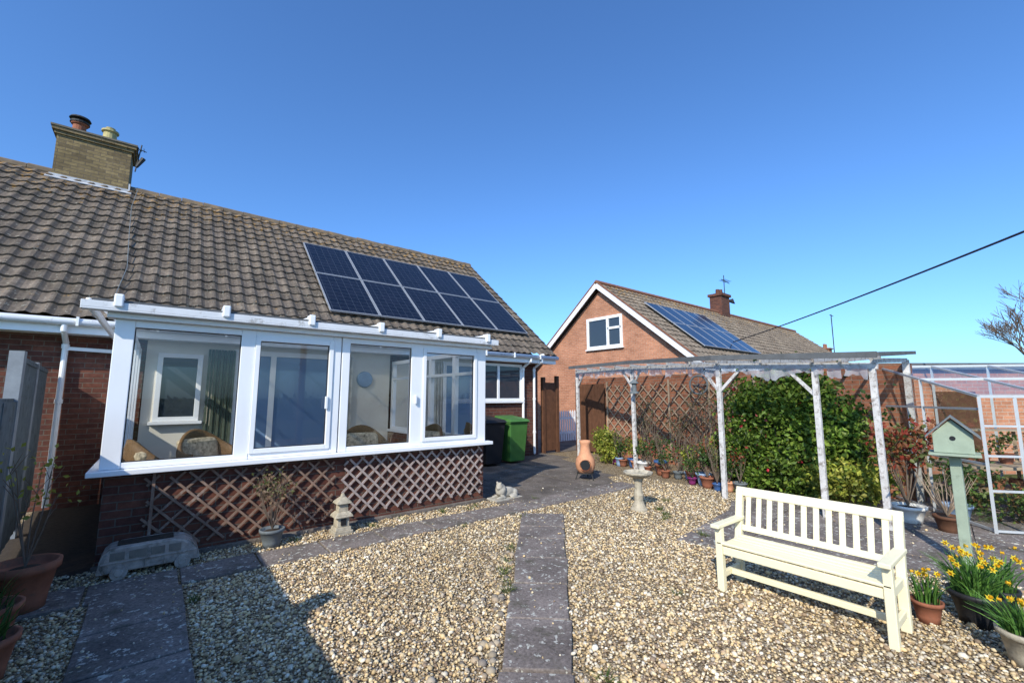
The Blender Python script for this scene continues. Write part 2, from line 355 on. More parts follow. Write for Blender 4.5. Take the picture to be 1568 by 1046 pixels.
# ------------------------------------------------------------------ main bungalow
H=root('brick_bungalow',(0,9.15,0))
b=B(); b.box(-14,8.3,9.15,9.4,0,2.62); b.box(8.05,8.3,9.4,17.4,0,2.62); b.box(-14,8.3,17.4,17.6,0,2.62)
b.face([(8.3,9.15,2.62),(8.3,17.6,2.62),(8.3,13.37,6.25)])
b.obj('walls',H,M_brick)
tiled('roof_front',H,-14,8.72,8.78,2.72,13.37,6.49,M_tile)
B().face([(-14,13.37,6.49),(8.72,13.37,6.49),(8.72,17.9,2.75),(-14,17.9,2.75)][::-1]).obj('roof_back',H,M_tile)
b=B(); x=-14
while x<8.6: 
    j=random.uniform(-.012,.012); b.cyl((x,13.37,6.43+j),(min(x+.43,8.72),13.37,6.43+j),.13,.122,10); x+=.44
b.obj('ridge_tiles',H,simple('ridge_tile',(.17,.13,.09),.95,.3,5,.3,dirt=((.34,.18,.05),5,.55)))
b=B(); b.beam((8.72,8.8,2.66),(8.72,13.37,6.43),.05,.1); b.beam((8.72,17.9,2.66),(8.72,13.37,6.43),.05,.1); b.obj('verge',H,M_felt)
b=B(); b.box(-14,8.7,8.82,8.85,2.5,2.68); b.box(-14,8.7,8.85,9.15,2.5,2.52); b.obj('fascia',H,M_white)
b=B(); b.cyl((-14,8.76,2.66),(8.72,8.76,2.66),.055,.055,12); b.obj('gutter',H,M_gutter,0,True)
b=B()
for x in (-1.12,7.72,8.12):
    b.cyl((x,8.76,2.66),(x,8.77,2.52),.035); b.cyl((x,8.77,2.54),(x,9.09,2.38),.035); b.cyl((x,9.09,2.4),(x,9.09,.05),.035)
    for z in (.6,1.5,2.3): b.cyl((x,9.09,z),(x,9.09,z+.06),.045)
b.beam((-1.1,9.09,2.3),(-.45,9.09,2.28),.05,.05)
b.obj('downpipes',H,M_white)
b=B()
for x in [i*.9-13.6 for i in range(25)]: b.box(x,x+.03,8.69,8.72,2.6,2.73)
b.obj('gutter_brackets',H,M_white)
def win(parent,O,U,W,z0,z1,divs,fw=.06,proud=.04,glass=M_wglass,nrm=(0,-1,0),tag='window',top=None):
    O=Vector(O);U=Vector(U).normalized();Nn=Vector(nrm); b=B(); Z=Vector((0,0,1))
    def fr(a,c,za,zb): b.obox(O+U*a+Z*za,U*(c-a),Nn*proud,Z*(zb-za))
    fr(0,W,z0,z0+fw); fr(0,W,z1-fw,z1); fr(0,fw,z0+fw,z1-fw); fr(W-fw,W,z0+fw,z1-fw)
    for d_ in divs: fr(d_-fw/2,d_+fw/2,z0+fw,z1-fw)
    b.obox(O+U*-.05+Z*(z0-.05),U*(W+.1),Nn*(proud+.05),Z*.047)
    if top is not None: fr(top[0],top[1],top[2],top[2]+fw*.8)
    b.obj(tag+'_frame',parent,M_white,.004)
    g=O+Nn*.012; q=[g+U*fw*.5+Z*(z0+fw*.5),g+U*(W-fw*.5)+Z*(z0+fw*.5),g+U*(W-fw*.5)+Z*(z1-fw*.5),g+U*fw*.5+Z*(z1-fw*.5)]
    ob=B().face(q).obj(tag+'_glass',parent,glass)
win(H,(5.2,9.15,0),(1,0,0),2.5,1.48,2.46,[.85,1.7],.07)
b=B(); pts=[(-.75,13.2,6.5),(-.78,12.3,5.72),(-.7,11.2,4.84),(-.6,10,3.84),(-.68,8.9,2.93)]
for p,q in zip(pts,pts[1:]): b.cyl(p,q,.006,.006,5)
b.obj('roof_cable',H,M_grey)
b=B(); b.box(-2.18,-.94,13.2,13.95,5.9,7.32); b.box(-2.22,-.90,13.16,13.99,7.32,7.39); b.box(-2.26,-.86,13.12,14.03,7.39,7.46); b.obj('chimney_stack',H,M_brick_y)
b=B(); b.box(-2.28,-.84,13.10,14.05,7.462,7.50); b.obj('chimney_cap',H,simple('mortar_cap',(.16,.14,.11),.95,.2,6,.3))
b=B(); b.box(-2.22,-.90,13.165,13.195,6.26,6.40)
b.prism([(-.93,13.197),(-.90,13.197),(-.90,13.9),(-.93,13.9)],6.25,6.55)
b.beam((-2.26,13.08,6.285),(-.86,13.08,6.285),.10,.02,(0,-.6,.8)); b.obj('chimney_flashing',H,M_lead)
b=B(); b.lathe((-1.9,13.55,7.5),[(.13,0),(.15,.04),(.12,.1),(.115,.28),(.15,.3),(.15,.33)],16); b.obj('chimney_pot_left',H,M_terra,0,False)
b=B(); b.lathe((-1.9,13.55,7.83),[(.17,0),(.17,.04),(.10,.05),(.10,.09),(.19,.10),(.17,.14),(.05,.16)],16); b.obj('chimney_cowl',H,M_iron)
b=B(); b.lathe((-1.38,13.55,7.5),[(.16,0),(.18,.05),(.13,.12),(.12,.30),(.16,.32),(.16,.36),(.08,.38),(.09,.43),(.02,.46)],16); b.obj('chimney_pot_right',H,simple('buff_clay',(.42,.36,.17),.8,.2,8,.2))
b=B(); b.cyl((-.85,13.25,6.9),(-.78,13.25,7.6),.014,.014,6); b.cyl((-.9,13.25,7.5),(-.68,13.25,7.45),.01,.01,6)
for i in range(4): b.cyl((-.88+i*.05,13.15,7.48),(-.88+i*.05,13.36,7.48),.006,.006,5)
b.cyl((-.83,13.2,7.0),(-.72,13.2,7.25),.03,.05,8); b.obj('tv_aerial',H,M_iron)
S=root('solar_panel_array',(2.7,9.5,3.3)); th=math.atan2(3.77,4.59); d=Vector((0,math.cos(th),math.sin(th))); nn=Vector((0,-math.sin(th),math.cos(th)))
def pvarray(S,x0,ybase,zbase,cols,rows,w,h,fwd=.022):
    g=B();f=B();u=Vector((1,0,0))
    for i in range(cols):
        for r in range(rows):
            o=Vector((x0+i*(w+.02),ybase,zbase))+nn*.09+d*(r*(h+.02))
            g.face([o+nn*.034,o+nn*.034+u*w,o+nn*.034+u*w+d*h,o+nn*.034+d*h])
            f.obox(o,u*w,d*fwd,nn*.04); f.obox(o+d*(h-fwd),u*w,d*fwd,nn*.04); f.obox(o+d*fwd,u*fwd,d*(h-2*fwd),nn*.04); f.obox(o+u*(w-fwd)+d*fwd,u*fwd,d*(h-2*fwd),nn*.04)
    g.obj('cells',S,M_pv); f.obj('frames',S,M_pvframe)
pvarray(S,2.68,9.5,3.31,5,2,1.085,1.76)

# ------------------------------------------------------------------ conservatory
C=root('conservatory',(1.8,5.7,0))
b=B(); b.box(-.34,4.03,5.72,5.84,0,.86); b.box(-.34,-.22,5.84,9.13,0,.86); b.box(3.91,4.03,5.84,9.13,0,.86); b.obj('dwarf_wall',C,M_brick)
b=B(); b.box(-.36,4.05,5.66,5.715,0,.05); b.obj('footing',C,M_slab2,.01)
b=B(); b.box(-.46,4.12,5.58,5.86,.862,.91); b.box(-.46,-.2,5.86,9.12,.862,.91); b.box(3.89,4.12,5.86,9.12,.862,.91); b.obj('sill',C,M_white,.006)
b=B(); zt=2.35
for a,c in ((-.38,-.23),(.68,.82),(1.68,1.775),(1.79,1.89),(2.75,2.93),(3.86,4.03)): b.box(a,c,5.67,5.76,.912,zt)
for a,c in ((-.23,.68),(.82,1.68),(1.89,2.75),(2.93,3.86)): b.box(a,c,5.675,5.755,.912,.97); b.box(a,c,5.675,5.755,zt-.07,zt)
b.obj('front_frame',C,M_white,.006)
b=B()
for a,c in ((.82,1.68),(2.93,3.86)):
    for q in ((a,a+.05,.97,2.28),(c-.05,c,.97,2.28)): b.box(q[0],q[1],5.655,5.70,q[2],q[3])
    b.box(a+.05,c-.05,5.655,5.70,.97,1.02); b.box(a+.05,c-.05,5.655,5.70,2.23,2.28)
b.box(1.60,1.63,5.63,5.655,1.45,1.6); b.box(2.80,2.83,5.63,5.655,1.5,1.62)
b.obj('casement_frames',C,M_white,.004)
b=B()
for a,c in ((-.23,.68),(.82+.05,1.68-.05),(1.89,2.75),(2.93+.05,3.86-.05)):
    z0,z1=(.97,2.28) if a in (-.23,1.89) else (1.02,2.23); e=.009
    b.box(a,a+e,5.69,5.705,z0,z1); b.box(c-e,c,5.69,5.705,z0,z1); b.box(a+e,c-e,5.69,5.705,z0,z0+e); b.box(a+e,c-e,5.69,5.705,z1-e,z1)
b.obj('glazing_gaskets',C,M_black)
g=B()
for a,c in ((-.23,.68),(.82,1.68),(1.89,2.75),(2.93,3.86)): g.face([(a,5.71,.96),(c,5.71,.96),(c,5.71,2.3),(a,5.71,2.3)])
for x in (-.3,3.98): g.face([(x,5.76,.92),(x,9.1,.92),(x,9.1,2.32),(x,5.76,2.32)])
g.obj('glazing',C,M_glass)
b=B()
for x0,x1 in ((-.34,-.26),(3.94,4.02)):
    for y in (6.5,7.35,8.2,9.04): b.box(x0,x1,y-.045,y+.045,.912,2.35)
    b.box(x0+.005,x1-.005,5.78,9.0,.912,.97); b.box(x0+.005,x1-.005,5.78,9.0,2.28,2.35); 
b.box(3.945,4.015,5.78,9.0,1.95,2.0)
b.obj('side_frames',C,M_white,.004)
b=B(); b.box(-.44,4.1,5.60,5.78,2.352,2.40); b.box(-.44,4.1,5.63,5.78,2.40,2.46); b.obj('eaves_beam',C,M_white,.004)
b=B(); b.box(-.62,4.16,5.50,5.62,2.403,2.42); b.box(-.62,4.16,5.50,5.515,2.42,2.485);b.obj('eaves_gutter',C,M_gutter,.004)
b=B(); b.box(-.55,4.12,5.52,5.63,2.487,2.51); b.obj('roof_edge_seal',C,M_felt)
b=B(); b.obox((-.56,5.60,2.49),(4.7,0,0),(0,3.52,.22),(0,0,.025)); b.obj('polycarbonate_roof',C,M_poly)
b=B()
for i in range(6):
    x=-.36+i*.862; b.beam((x,5.6,2.535),(x,9.1,2.755),.06,.03); b.box(x-.035,x+.035,5.475,5.60,2.44,2.565)
b.box(-.60,-.56,5.6,9.1,2.44,2.52); 
b.obj('roof_bars',C,M_white,.012)
b=B(); b.box(-.2,3.9,5.85,9.1,.0,.15); b.obj('floor',C,M_floor)
b=B(); b.box(-.2,3.9,9.10,9.145,.15,2.62); b.obj('inner_wall',C,M_cream)
win(C,(1.0,9.10,0),(1,0,0),1.75,.2,2.42,[.62],.09,.05,M_bglass,tag='patio_door')
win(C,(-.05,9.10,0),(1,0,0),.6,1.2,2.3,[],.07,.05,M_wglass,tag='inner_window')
b=B()
for k_ in range(9): b.box(.62+k_*.045,.655+k_*.045,9.02+.02*(k_%2),9.05+.02*(k_%2),.25,2.4)
b.obj('curtain',C,simple('curtain_green',(.09,.11,.08),.95,.2,9,.2))
b=B()
for k_ in range(7): b.box(2.80+k_*.04,2.835+k_*.04,9.02+.02*(k_%2),9.05+.02*(k_%2),.25,2.4)
b.obj('curtain_right',C,simple('curtain_pale',(.55,.52,.46),.95,.2,9,.2))
b=B(); b.cyl((3.35,9.09,1.95),(3.35,9.05,1.95),.17,.15,24); b.obj('wall_plate',C,M_potb)
def chair(x,y,rot):
    r=root('cane_armchair',(x,y,.15)); ca,sa=math.cos(rot),math.sin(rot)
    def T(b):
        b.v=[(x+px*ca-py*sa,y+px*sa+py*ca,.15+pz) for px,py,pz in b.v]; return b
    b=B(); n=20; vs=[];
    for j,(rr,z) in enumerate([(.34,.12),(.38,.35),(.42,.62),(.40,.72)]):
        for i in range(n+1):
            a=math.pi*(-.08)+math.pi*1.16*i/n; hz=z+ (.28*math.sin(max(0,min(math.pi,a)))**2 if j>=2 else 0)
            vs.append((rr*math.cos(a),rr*math.sin(a)*.95,hz))
    b.add(vs,[(j*(n+1)+i,j*(n+1)+i+1,(j+1)*(n+1)+i+1,(j+1)*(n+1)+i) for j in range(3) for i in range(n)])
    ob=T(b).obj('curved_back',r,M_cane,0,True); s=ob.modifiers.new('s','SOLIDIFY'); s.thickness=.04
    b=B(); 
    for px in (-.3,.3):
        for py in (-.3,.25): b.cyl((px,py,0),(px,py,.33),.025)
    b.box(-.33,.33,-.33,.3,.24,.30); T(b).obj('frame',r,M_cane)
    b=B(); b.box(-.3,.3,-.36,.28,.30,.44); T(b).obj('seat_cushion',r,M_cushion,.05)
    b=B(); b.obox((-.27,.16,.42),(.54,0,0),(0,.12,0),(0,.1,.46)); T(b).obj('back_cushion',r,M_cushion,.05)
chair(.15,6.35,1.9); chair(.65,7.3,.6); chair(2.5,6.7,-.2); chair(3.3,6.5,-1.3)

def lattice(b,O,U,w,h,sp,sw,nrm,th=.012):
    O=Vector(O);U=Vector(U).normalized();Z=Vector((0,0,1));Nn=Vector(nrm)
    for sgn,off in ((1,0),(-1,th)):
        c=sp*.5-(h if sgn>0 else 0)
        while c<w+(h if sgn<0 else 0):
            z0,z1=0,h
            if sgn>0: z0=max(0,-c); z1=min(h,w-c)
            else: z0=max(0,c-w); z1=min(h,c)
            if z1-z0>.05:
                jj=random.uniform(-.014,.014); e1=random.uniform(-.03,.03)
                a=O+U*(c+jj+sgn*z0)+Z*z0+Nn*(off+th/2); e=O+U*(c+sgn*(z1+e1))+Z*(z1+e1)+Nn*(off+th/2)
                b.beam(a,e,th,sw,up=(U*(-sgn)+Z).normalized())
            c+=sp
T1=root('garden_trellis',(0.8,5.7,.1)); b=B(); lattice(b,(-.02,5.70,.12),(1,0,0),1.78,.70,.19,.022,(0,-1,0)); b.obj('slats',T1,M_wooddk); 
b=B(); b.box(0.02,.045,5.66,5.675,.04,.85); b.obj('upright',T1,M_wooddk)
T2=root('garden_trellis',(2.9,5.7,.1)); b=B(); lattice(b,(1.88,5.70,.14),(1,0,0),2.1,.68,.165,.025,(0,-1,0)); b.obj('slats',T2,M_trw)

# ------------------------------------------------------------------ left fence
Fn=root('garden_fence',(-.98,5,0)); b=B()
def fx(y): return -.98 if y<5.5 else -.98-.08*(y-5.5)
ys=[-3,-1.2,.65,2.5,4.35,6.2]
for a,c in zip(ys,ys[1:]):
    y=a+.06
    while y<c-.1: b.box(fx(y)-.03,fx(y)-.008-.006*(int(y*10)%2),y,y+.11,.1,1.55); y+=.118
    b.beam((fx(a)-.045,a,1.56),(fx(c)-.045,c,1.56),.05,.04); b.beam((fx(a)-.045,a,.1),(fx(c)-.045,c,.1),.05,.16)
y=6.3
while y<8.95: b.box(fx(y)-.03,fx(y)-.006-.006*(int(y*10)%2),y,y+.11,.1,1.93); y+=.118
b.beam((fx(6.25)-.02,6.25,1.95),(fx(9)-.02,9,1.95),.06,.05)
b.obj('boards',Fn,M_fence)
b=B()
for y in ys: b.box(fx(y)-.09,fx(y)+.0,y-.045,y+.045,0,1.62)
b.box(fx(6.2)-.09,fx(6.2)+.01,6.15,6.26,0,2.03); b.box(fx(3.1)-.12,fx(3.1)+.02,2.55,2.70,0,1.80); b.box(fx(7.6)-.08,fx(7.6)+.01,7.55,7.65,0,2.0)
b.obj('posts',Fn,simple('concrete_post',(.26,.28,.30),.9,.18,8,.3))

# ------------------------------------------------------------------ neighbour bungalow
Nb=root('brick_bungalow',(14.6,12,0))
b=B(); X0=14.6
b.face([(X0,7.75,0),(X0,7.75,2.85),(X0,12,6.2),(X0,16.25,2.85),(X0,16.25,0)][::-1]); b.box(X0+.02,37,7.76,8,0,2.8); b.box(X0+.02,37,16,16.24,0,2.8); b.box(36.8,37,8,16,0,2.8)
b.obj('walls',Nb,M_brick_n)
tiled('roof_front',Nb,X0-.25,37.2,7.4,2.72,12,6.45,M_tile_n,.3,.36,6,.02)
B().face([(X0-.25,12,6.45),(37.2,12,6.45),(37.2,16.6,2.72),(X0-.25,16.6,2.72)][::-1]).obj('roof_back',Nb,M_tile_n)
b=B(); b.beam((X0-.27,7.38,2.62),(X0-.27,12,6.36),.04,.22,(0,-.6,.8)); b.beam((X0-.27,16.62,2.62),(X0-.27,12,6.36),.04,.22,(0,.6,.8)); b.box(X0-.2,37.2,7.36,7.4,2.5,2.7); b.obj('bargeboards',Nb,M_white)
b=B(); b.cyl((X0-.27,12,6.47),(37.2,12,6.47),.12,.12,8); b.beam((X0-.27,7.38,2.76),(X0-.27,12,6.52),.09,.05,(0,-.6,.8)); b.beam((X0-.27,16.62,2.76),(X0-.27,12,6.52),.09,.05,(0,.6,.8)); b.obj('ridge_and_verge',Nb,simple('verge_tile',(.22,.10,.06),.9,.2,5,.2))
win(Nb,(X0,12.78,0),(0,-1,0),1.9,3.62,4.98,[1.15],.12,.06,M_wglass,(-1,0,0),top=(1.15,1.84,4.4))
b=B(); b.box(25.1,26.1,11.7,12.4,6,7.45); b.box(25.02,26.18,11.62,12.48,7.45,7.6); b.lathe((25.4,12.05,7.6),[(.12,0),(.1,.3)],10); b.lathe((25.8,12.05,7.6),[(.12,0),(.1,.35)],10); b.obj('chimney',Nb,M_brick)
b=B(); b.cyl((26.2,12,7.),(26.2,12,8.9),.025,.025,6); b.cyl((25.9,12,8.6),(26.9,12,8.5),.02,.02,6); b.cyl((26.3,11.7,7.2),(26.35,11.6,7.4),.25,.02,10)
for i in range(5): b.cyl((26+i*.18,11.8,8.58),(26+i*.18,12.2,8.58),.012,.012,5)
b.obj('tv_aerial',Nb,M_iron)
S2=root('solar_panel_array',(16,8.3,3.6)); pvarray(S2,16.0,8.25,3.42,5,2,1.0,1.66,.03)
Db=root('brick_bungalow',(48,13,0)); b=B(); b.box(44,52,10,16,0,2.6); b.obj('walls',Db,M_brick_n)
b=B(); b.face([(43.7,9.6,2.5),(52.3,9.6,2.5),(52.3,13,4.9),(43.7,13,4.9)]); b.face([(43.7,13,4.9),(52.3,13,4.9),(52.3,16.4,2.5),(43.7,16.4,2.5)]); b.obj('roof',Db,M_tile_n)
b=B(); b.box(47.3,48.1,12.6,13.3,4.5,5.9); b.box(47.2,48.2,12.5,13.4,5.9,6.0); b.lathe((47.5,13,6),[(.12,0),(.1,.4)],8); b.lathe((47.9,13,6),[(.12,0),(.1,.4)],8); b.obj('chimney',Db,M_brick_g)
b=B(); b.cyl((48.4,12.5,4.5),(48.4,12.5,9.2),.04,.04,6); b.cyl((48.0,12.5,9.1),(49.,12.5,9.1),.03,.03,6); b.obj('aerial_mast',Db,M_iron)

# ------------------------------------------------------------------ boundary wall / garage
G=root('boundary_brick_wall',(9.5,5,0)); b=B()
b.obox((9.95,9.2,0),(-.85,-7.8,0),(.22,0,0),(0,0,2.12)); b.obj('wall',G,M_brick_g)
Ga=root('flat_roof_garage',(13,1.5,0)); b=B()
Rv=Vector((.7786,-.6275,0)); Fv=Vector((.6275,.7786,0)); o=Vector((5.84,7.24,0))+Rv*7.0
b.obox(o,Rv*12,Fv*4,(0,0,2.16)); b.obj('walls',Ga,M_brick_n)
b=B(); b.obox(o-Rv*.1-Fv*.1+Vector((0,0,2.162)),Rv*12.2,Fv*4.2,(0,0,.14)); b.obj('roof',Ga,M_felt)
b=B(); b.obox(o+Rv*1.9-Fv*.03+Vector((0,0,.5)),Rv*.9,Fv*.02,(0,0,1.2)); b.obj('door',Ga,M_wood)
g=root('garden_gate',(8.95,9.3,0)); b=B()
for i in range(4): b.box(8.72+i*.105,8.82+i*.105,9.28,9.30,.06,2.0)
b.box(8.72,9.13,9.3,9.33,.35,.45); b.box(8.72,9.13,9.3,9.33,1.6,1.7); b.box(9.15,9.25,9.25,9.35,0,2.2); b.box(8.6,8.7,9.25,9.35,0,2.15); b.obj('boards_and_posts',g,M_wood)
g=root('picket_fence',(11.3,11,0)); b=B()
for i in range(16): 
    x=10.5+i*.115; b.box(x,x+.07,11,11.02,.05,1.05); b.add([(x,11,1.05),(x+.07,11,1.05),(x+.07,11.02,1.05),(x,11.02,1.05),(x+.035,11.01,1.12)],[(0,1,4),(1,2,4),(2,3,4),(3,0,4)])
b.box(10.5,12.4,11.02,11.05,.3,.38); b.box(10.5,12.4,11.02,11.05,.8,.88); b.obj('pickets',g,M_white)
g=root('timber_fence_panel',(9.6,8.6,0)); b=B()
for i in range(8):
    p=Vector((9.79,8.9,0))+Vector((-.109,-1,0)).normalized()*i*.125; b.obox(p+Vector((0,0,.05)),Vector((-.109,-1,0)).normalized()*.12,(-.02,0,0),(0,0,1.9))
b.box(9.68,9.78,8.9,9.0,0,2.1); b.obj('boards',g,M_wood)

T3=root('garden_trellis',(9.3,5.5,.5)); b=B(); U=Vector((-.109,-1,0)).normalized(); Nn=Vector((-1,.109,0)).normalized()
st=Vector((9.95,9.2,0))+U*1.35+Nn*.03
lattice(b,st+Vector((0,0,.55)),U,2.0,1.35,.30,.026,Nn); lattice(b,st+U*2.1+Vector((0,0,.55)),U,2.0,1.35,.30,.026,Nn)
for a in (0,1.0,2.05,3.1,4.1): b.beam(st+U*a+Nn*.03+Vector((0,0,.1)),st+U*a+Nn*.03+Vector((0,0,2.0)),.03,.04)
b.obj('slats',T3,M_woodl)

# ------------------------------------------------------------------ pergola
Pg=root('pergola',(7.8,4.5,0)); P=[(8.8,8.1),(8.13,5.85),(7.1,3.43),(7.02,2.06),(6.95,1.42)]; Hs=[2.20,2.17,2.05,1.98,1.94]
bp=B();bb=B();br=B()
for i,(p,h) in enumerate(zip(P,Hs)):
    lx=random.uniform(-.012,.012); w_=.034
    bp.add([(p[0]+sx*w_+lx,p[1]+sy*w_-lx,0) for sx,sy in ((-1,-1),(1,-1),(1,1),(-1,1))]+[(p[0]+sx*w_,p[1]+sy*w_,h) for sx,sy in ((-1,-1),(1,-1),(1,1),(-1,1))],[(3,2,1,0),(4,5,6,7),(0,1,5,4),(1,2,6,5),(2,3,7,6),(3,0,4,7)])
    for jn in (i-1,i+1):
        if 0<=jn<len(P):
            if (i,jn) in ((3,4),(4,3)): continue
            dv=(Vector(P[jn])-Vector(p)).normalized()*(.34 if i!=2 else .38)
            br.beam((p[0],p[1],h-.38),(p[0]+dv.x,p[1]+dv.y,h-.0),.035,.045)
for i in range(4):
    a,c=Vector((*P[i],Hs[i]+.04)),Vector((*P[i+1],Hs[i+1]+.04)); e=(c-a).normalized()*.06
    bb.beam(a-e,c+e,.05,.08); 
bp.obj('posts',Pg,M_whited,.004); br.obj('braces',Pg,M_whited,.003); bb.obj('front_beam',Pg,M_whited,.003)
W=[(9.72,8.1),(9.5,5.85),(9.26,3.43),(9.1,2.06),(9.05,1.42)]
b=B()
for i in range(4):
    for t in np.linspace(0,1,4 if i<2 else 2,endpoint=False):
        a=Vector((*P[i],Hs[i])).lerp(Vector((*P[i+1],Hs[i+1])),t); c=Vector((*W[i],2.14)).lerp(Vector((*W[i+1],2.10)),t)
        o_=(a-c).normalized()*.06; b.beam(a+Vector((0,0,.11))+o_,c+Vector((0,0,.11)),.03,.05)
b.beam((*P[4],2.05),(*W[4],2.16),.035,.06); b.box(W[4][0]-.09,W[4][0]-.02,1.38,1.46,0,2.16)
b.obj('rafters',Pg,M_whited)
b=B()
for i in range(4):
    (pa,ha),(pb,hb),wa,wb=(P[i],Hs[i]),(P[i+1],Hs[i+1]),W[i],W[i+1]; oa=-.2
    b.add([(pa[0]+oa,pa[1]+(.1 if i==0 else 0),ha+.16),(pb[0]+oa,pb[1]-(.1 if i==3 else 0),hb+.16),(wb[0],wb[1],2.24),(wa[0],wa[1],2.31)],[(0,1,2,3)])
b.obj('clear_roof_sheet',Pg,M_pgroof)
b=B()
for i in range(4):
    b.beam((P[i][0]-.21,P[i][1]+(.1 if i==0 else 0),Hs[i]+.165),(P[i+1][0]-.21,P[i+1][1]-(.1 if i==3 else 0),Hs[i+1]+.165),.035,.075)
b.beam((W[0][0],W[0][1],2.34),(W[4][0],W[4][1],2.27),.08,.05); b.beam((P[4][0]-.21,P[4][1]-.1,2.11),(W[4][0],W[4][1]-.1,2.27),.05,.05)
b.obj('felt_edge',Pg,M_felt)
V=[];F=[]
for i in range(4):
    nseg=int((Vector(P[i+1])-Vector(P[i])).length/.04)
    for s in range(nseg+(i==3)):
        t=s/nseg; a=Vector((*P[i],Hs[i])).lerp(Vector((*P[i+1],Hs[i+1])),t); q=len(V)/3
        w1=.03*math.sin(q*.9)+.02*math.sin(q*2.3)+random.uniform(-.012,.012); dr=.03+.11*abs(math.sin(q*.19+.8*math.sin(q*.07))*math.cos(q*.11))+random.uniform(0,.05)
        V+= [(a.x-.04,a.y,a.z+.04),(a.x-.05+w1*.6,a.y+w1*.3,a.z-dr*.4),(a.x-.04+w1,a.y,a.z-dr)]
for s in range(len(V)//3-1):
    if random.random()<.10: continue
    F+=[(3*s,3*s+3,3*s+4,3*s+1),(3*s+1,3*s+4,3*s+5,3*s+2)]
B().add(V,F).obj('polythene_edge',Pg,M_pth,0,True)
b=B(); b.lathe((7.98,5.7,1.66),[(.02,.30),(.09,.24),(.1,.22),(.05,.2),(.05,.05),(.1,.03),(.1,0)],12); b.cyl((7.98,5.7,1.96),(7.98,5.7,2.2),.006,.006,5); b.obj('bird_feeder',None,M_grey)
ringv=[];ringf=[]
for i in range(28):
    for j in range(6):
        a=2*math.pi*i/28; c=2*math.pi*j/6; r=.20+.018*math.cos(c)*(1+.4*random.random()); ringv.append((9.3+.018*math.sin(c)-.1,4.9+r*math.cos(a),1.85+r*math.sin(a)))
for i in range(28):
    for j in range(6): ringf.append((i*6+j,((i+1)%28)*6+j,((i+1)%28)*6+(j+1)%6,i*6+(j+1)%6))
b=B().add(ringv,ringf)
for k_ in range(4):
    a=math.pi*k_/4; b.cyl((9.2,4.9+.2*math.cos(a),1.85+.2*math.sin(a)),(9.2,4.9-.2*math.cos(a),1.85-.2*math.sin(a)),.006,.006,5)
b.obj('hanging_wreath',None,M_grey,0,True)

# ------------------------------------------------------------------ greenhouse
Gh=root('greenhouse',(8.5,.8,0)); Nn_=Vector((7.7,.59,0)); Mm=Vector((9.25,1.82,0)); E=(Mm-Nn_).normalized(); Q=Vector((.62,-.785,0)); Wd=(Mm-Nn_).length; b=B(); g=B()
def hh(a): return 1.6+(2.08-1.6)*a/Wd
for q in (0,.75,1.5,2.25,3.0):
    for a in (0,Wd*.5,Wd) if q in (0,3.0) else (0,Wd):
        p=Nn_+E*a+Q*q; b.beam(p,p+Vector((0,0,hh(a))),.025,.03)
    b.beam(Nn_+Q*q+Vector((0,0,1.6)),Nn_+E*Wd+Q*q+Vector((0,0,2.08)),.022,.03)
for a in (0,Wd*.5,Wd): b.beam(Nn_+E*a+Vector((0,0,hh(a))),Nn_+E*a+Q*3+Vector((0,0,hh(a))),.028,.035)
for q in (0,3.0):
    for z in (.05,.8,1.45): b.beam(Nn_+Q*q+Vector((0,0,z)),Nn_+E*Wd+Q*q+Vector((0,0,z)),.022,.028)
for z in (.05,.5,.9,1.25): b.beam(Nn_+Vector((0,0,z)),Nn_+Q*3+Vector((0,0,z)),.022,.025)
b.beam(Nn_+Q*.35,Nn_+Q*.35+Vector((0,0,1.6)),.035,.03); 
b.obj('frame',Gh,M_alu)
g.face([Nn_,Nn_+E*Wd,Nn_+E*Wd+Vector((0,0,2.08)),Nn_+Vector((0,0,1.6))]); g.face([Nn_,Nn_+Q*3,Nn_+Q*3+Vector((0,0,1.6)),Nn_+Vector((0,0,1.6))])
g.face([Nn_+Vector((0,0,1.6)),Nn_+E*Wd+Vector((0,0,2.08)),Nn_+E*Wd+Q*3+Vector((0,0,2.08)),Nn_+Q*3+Vector((0,0,1.6))]); g.obj('glazing',Gh,M_ghglass)
b=B(); p=Nn_+E*.9+Q*.3; b.obox(p+Vector((0,0,.62)),E*.7,Q*2.3,(0,0,.04)); b.obox(p+E*.1+Vector((0,0,.3)),E*.6,Q*2.2,(0,0,.03)); b.obox(p+E*.5+Vector((0,0,1.1)),E*.3,Q*2.2,(0,0,.02))
for q in (0,1.1,2.2):
    for a in (0,.64): b.beam(p+E*a+Q*q,p+E*a+Q*q+Vector((0,0,.62 if a==0 else 1.1)),.04,.04)
b.obj('potting_bench',Gh,M_woodl)
b=B()
for q in (.3,.55,.8,1.2,1.7,2.0):
    for aa,zz in ((.35,.66),(.3,.33)):
        c=p+E*(aa+random.uniform(-.1,.1))+Q*q; b.lathe((c.x,c.y,zz),[(.06,0),(.09,.14),(.10,.14),(.08,.13)],12)
b.obj('seed_pots',Gh,M_terra)
foliage('greenhouse_plants',Gh,[(tuple(p+E*.35+Q*q+Vector((0,0,.92))),(.16,.16,.15)) for q in (.3,.8,1.2,2.0)]+[(tuple(p-E*.3+Q*q+Vector((0,0,.35))),(.25,.25,.32)) for q in (.0,.5,1.0,1.5)],3200,.06,[(.08,.15,.03),(.15,.20,.05),(.20,.12,.05)],40,.3)

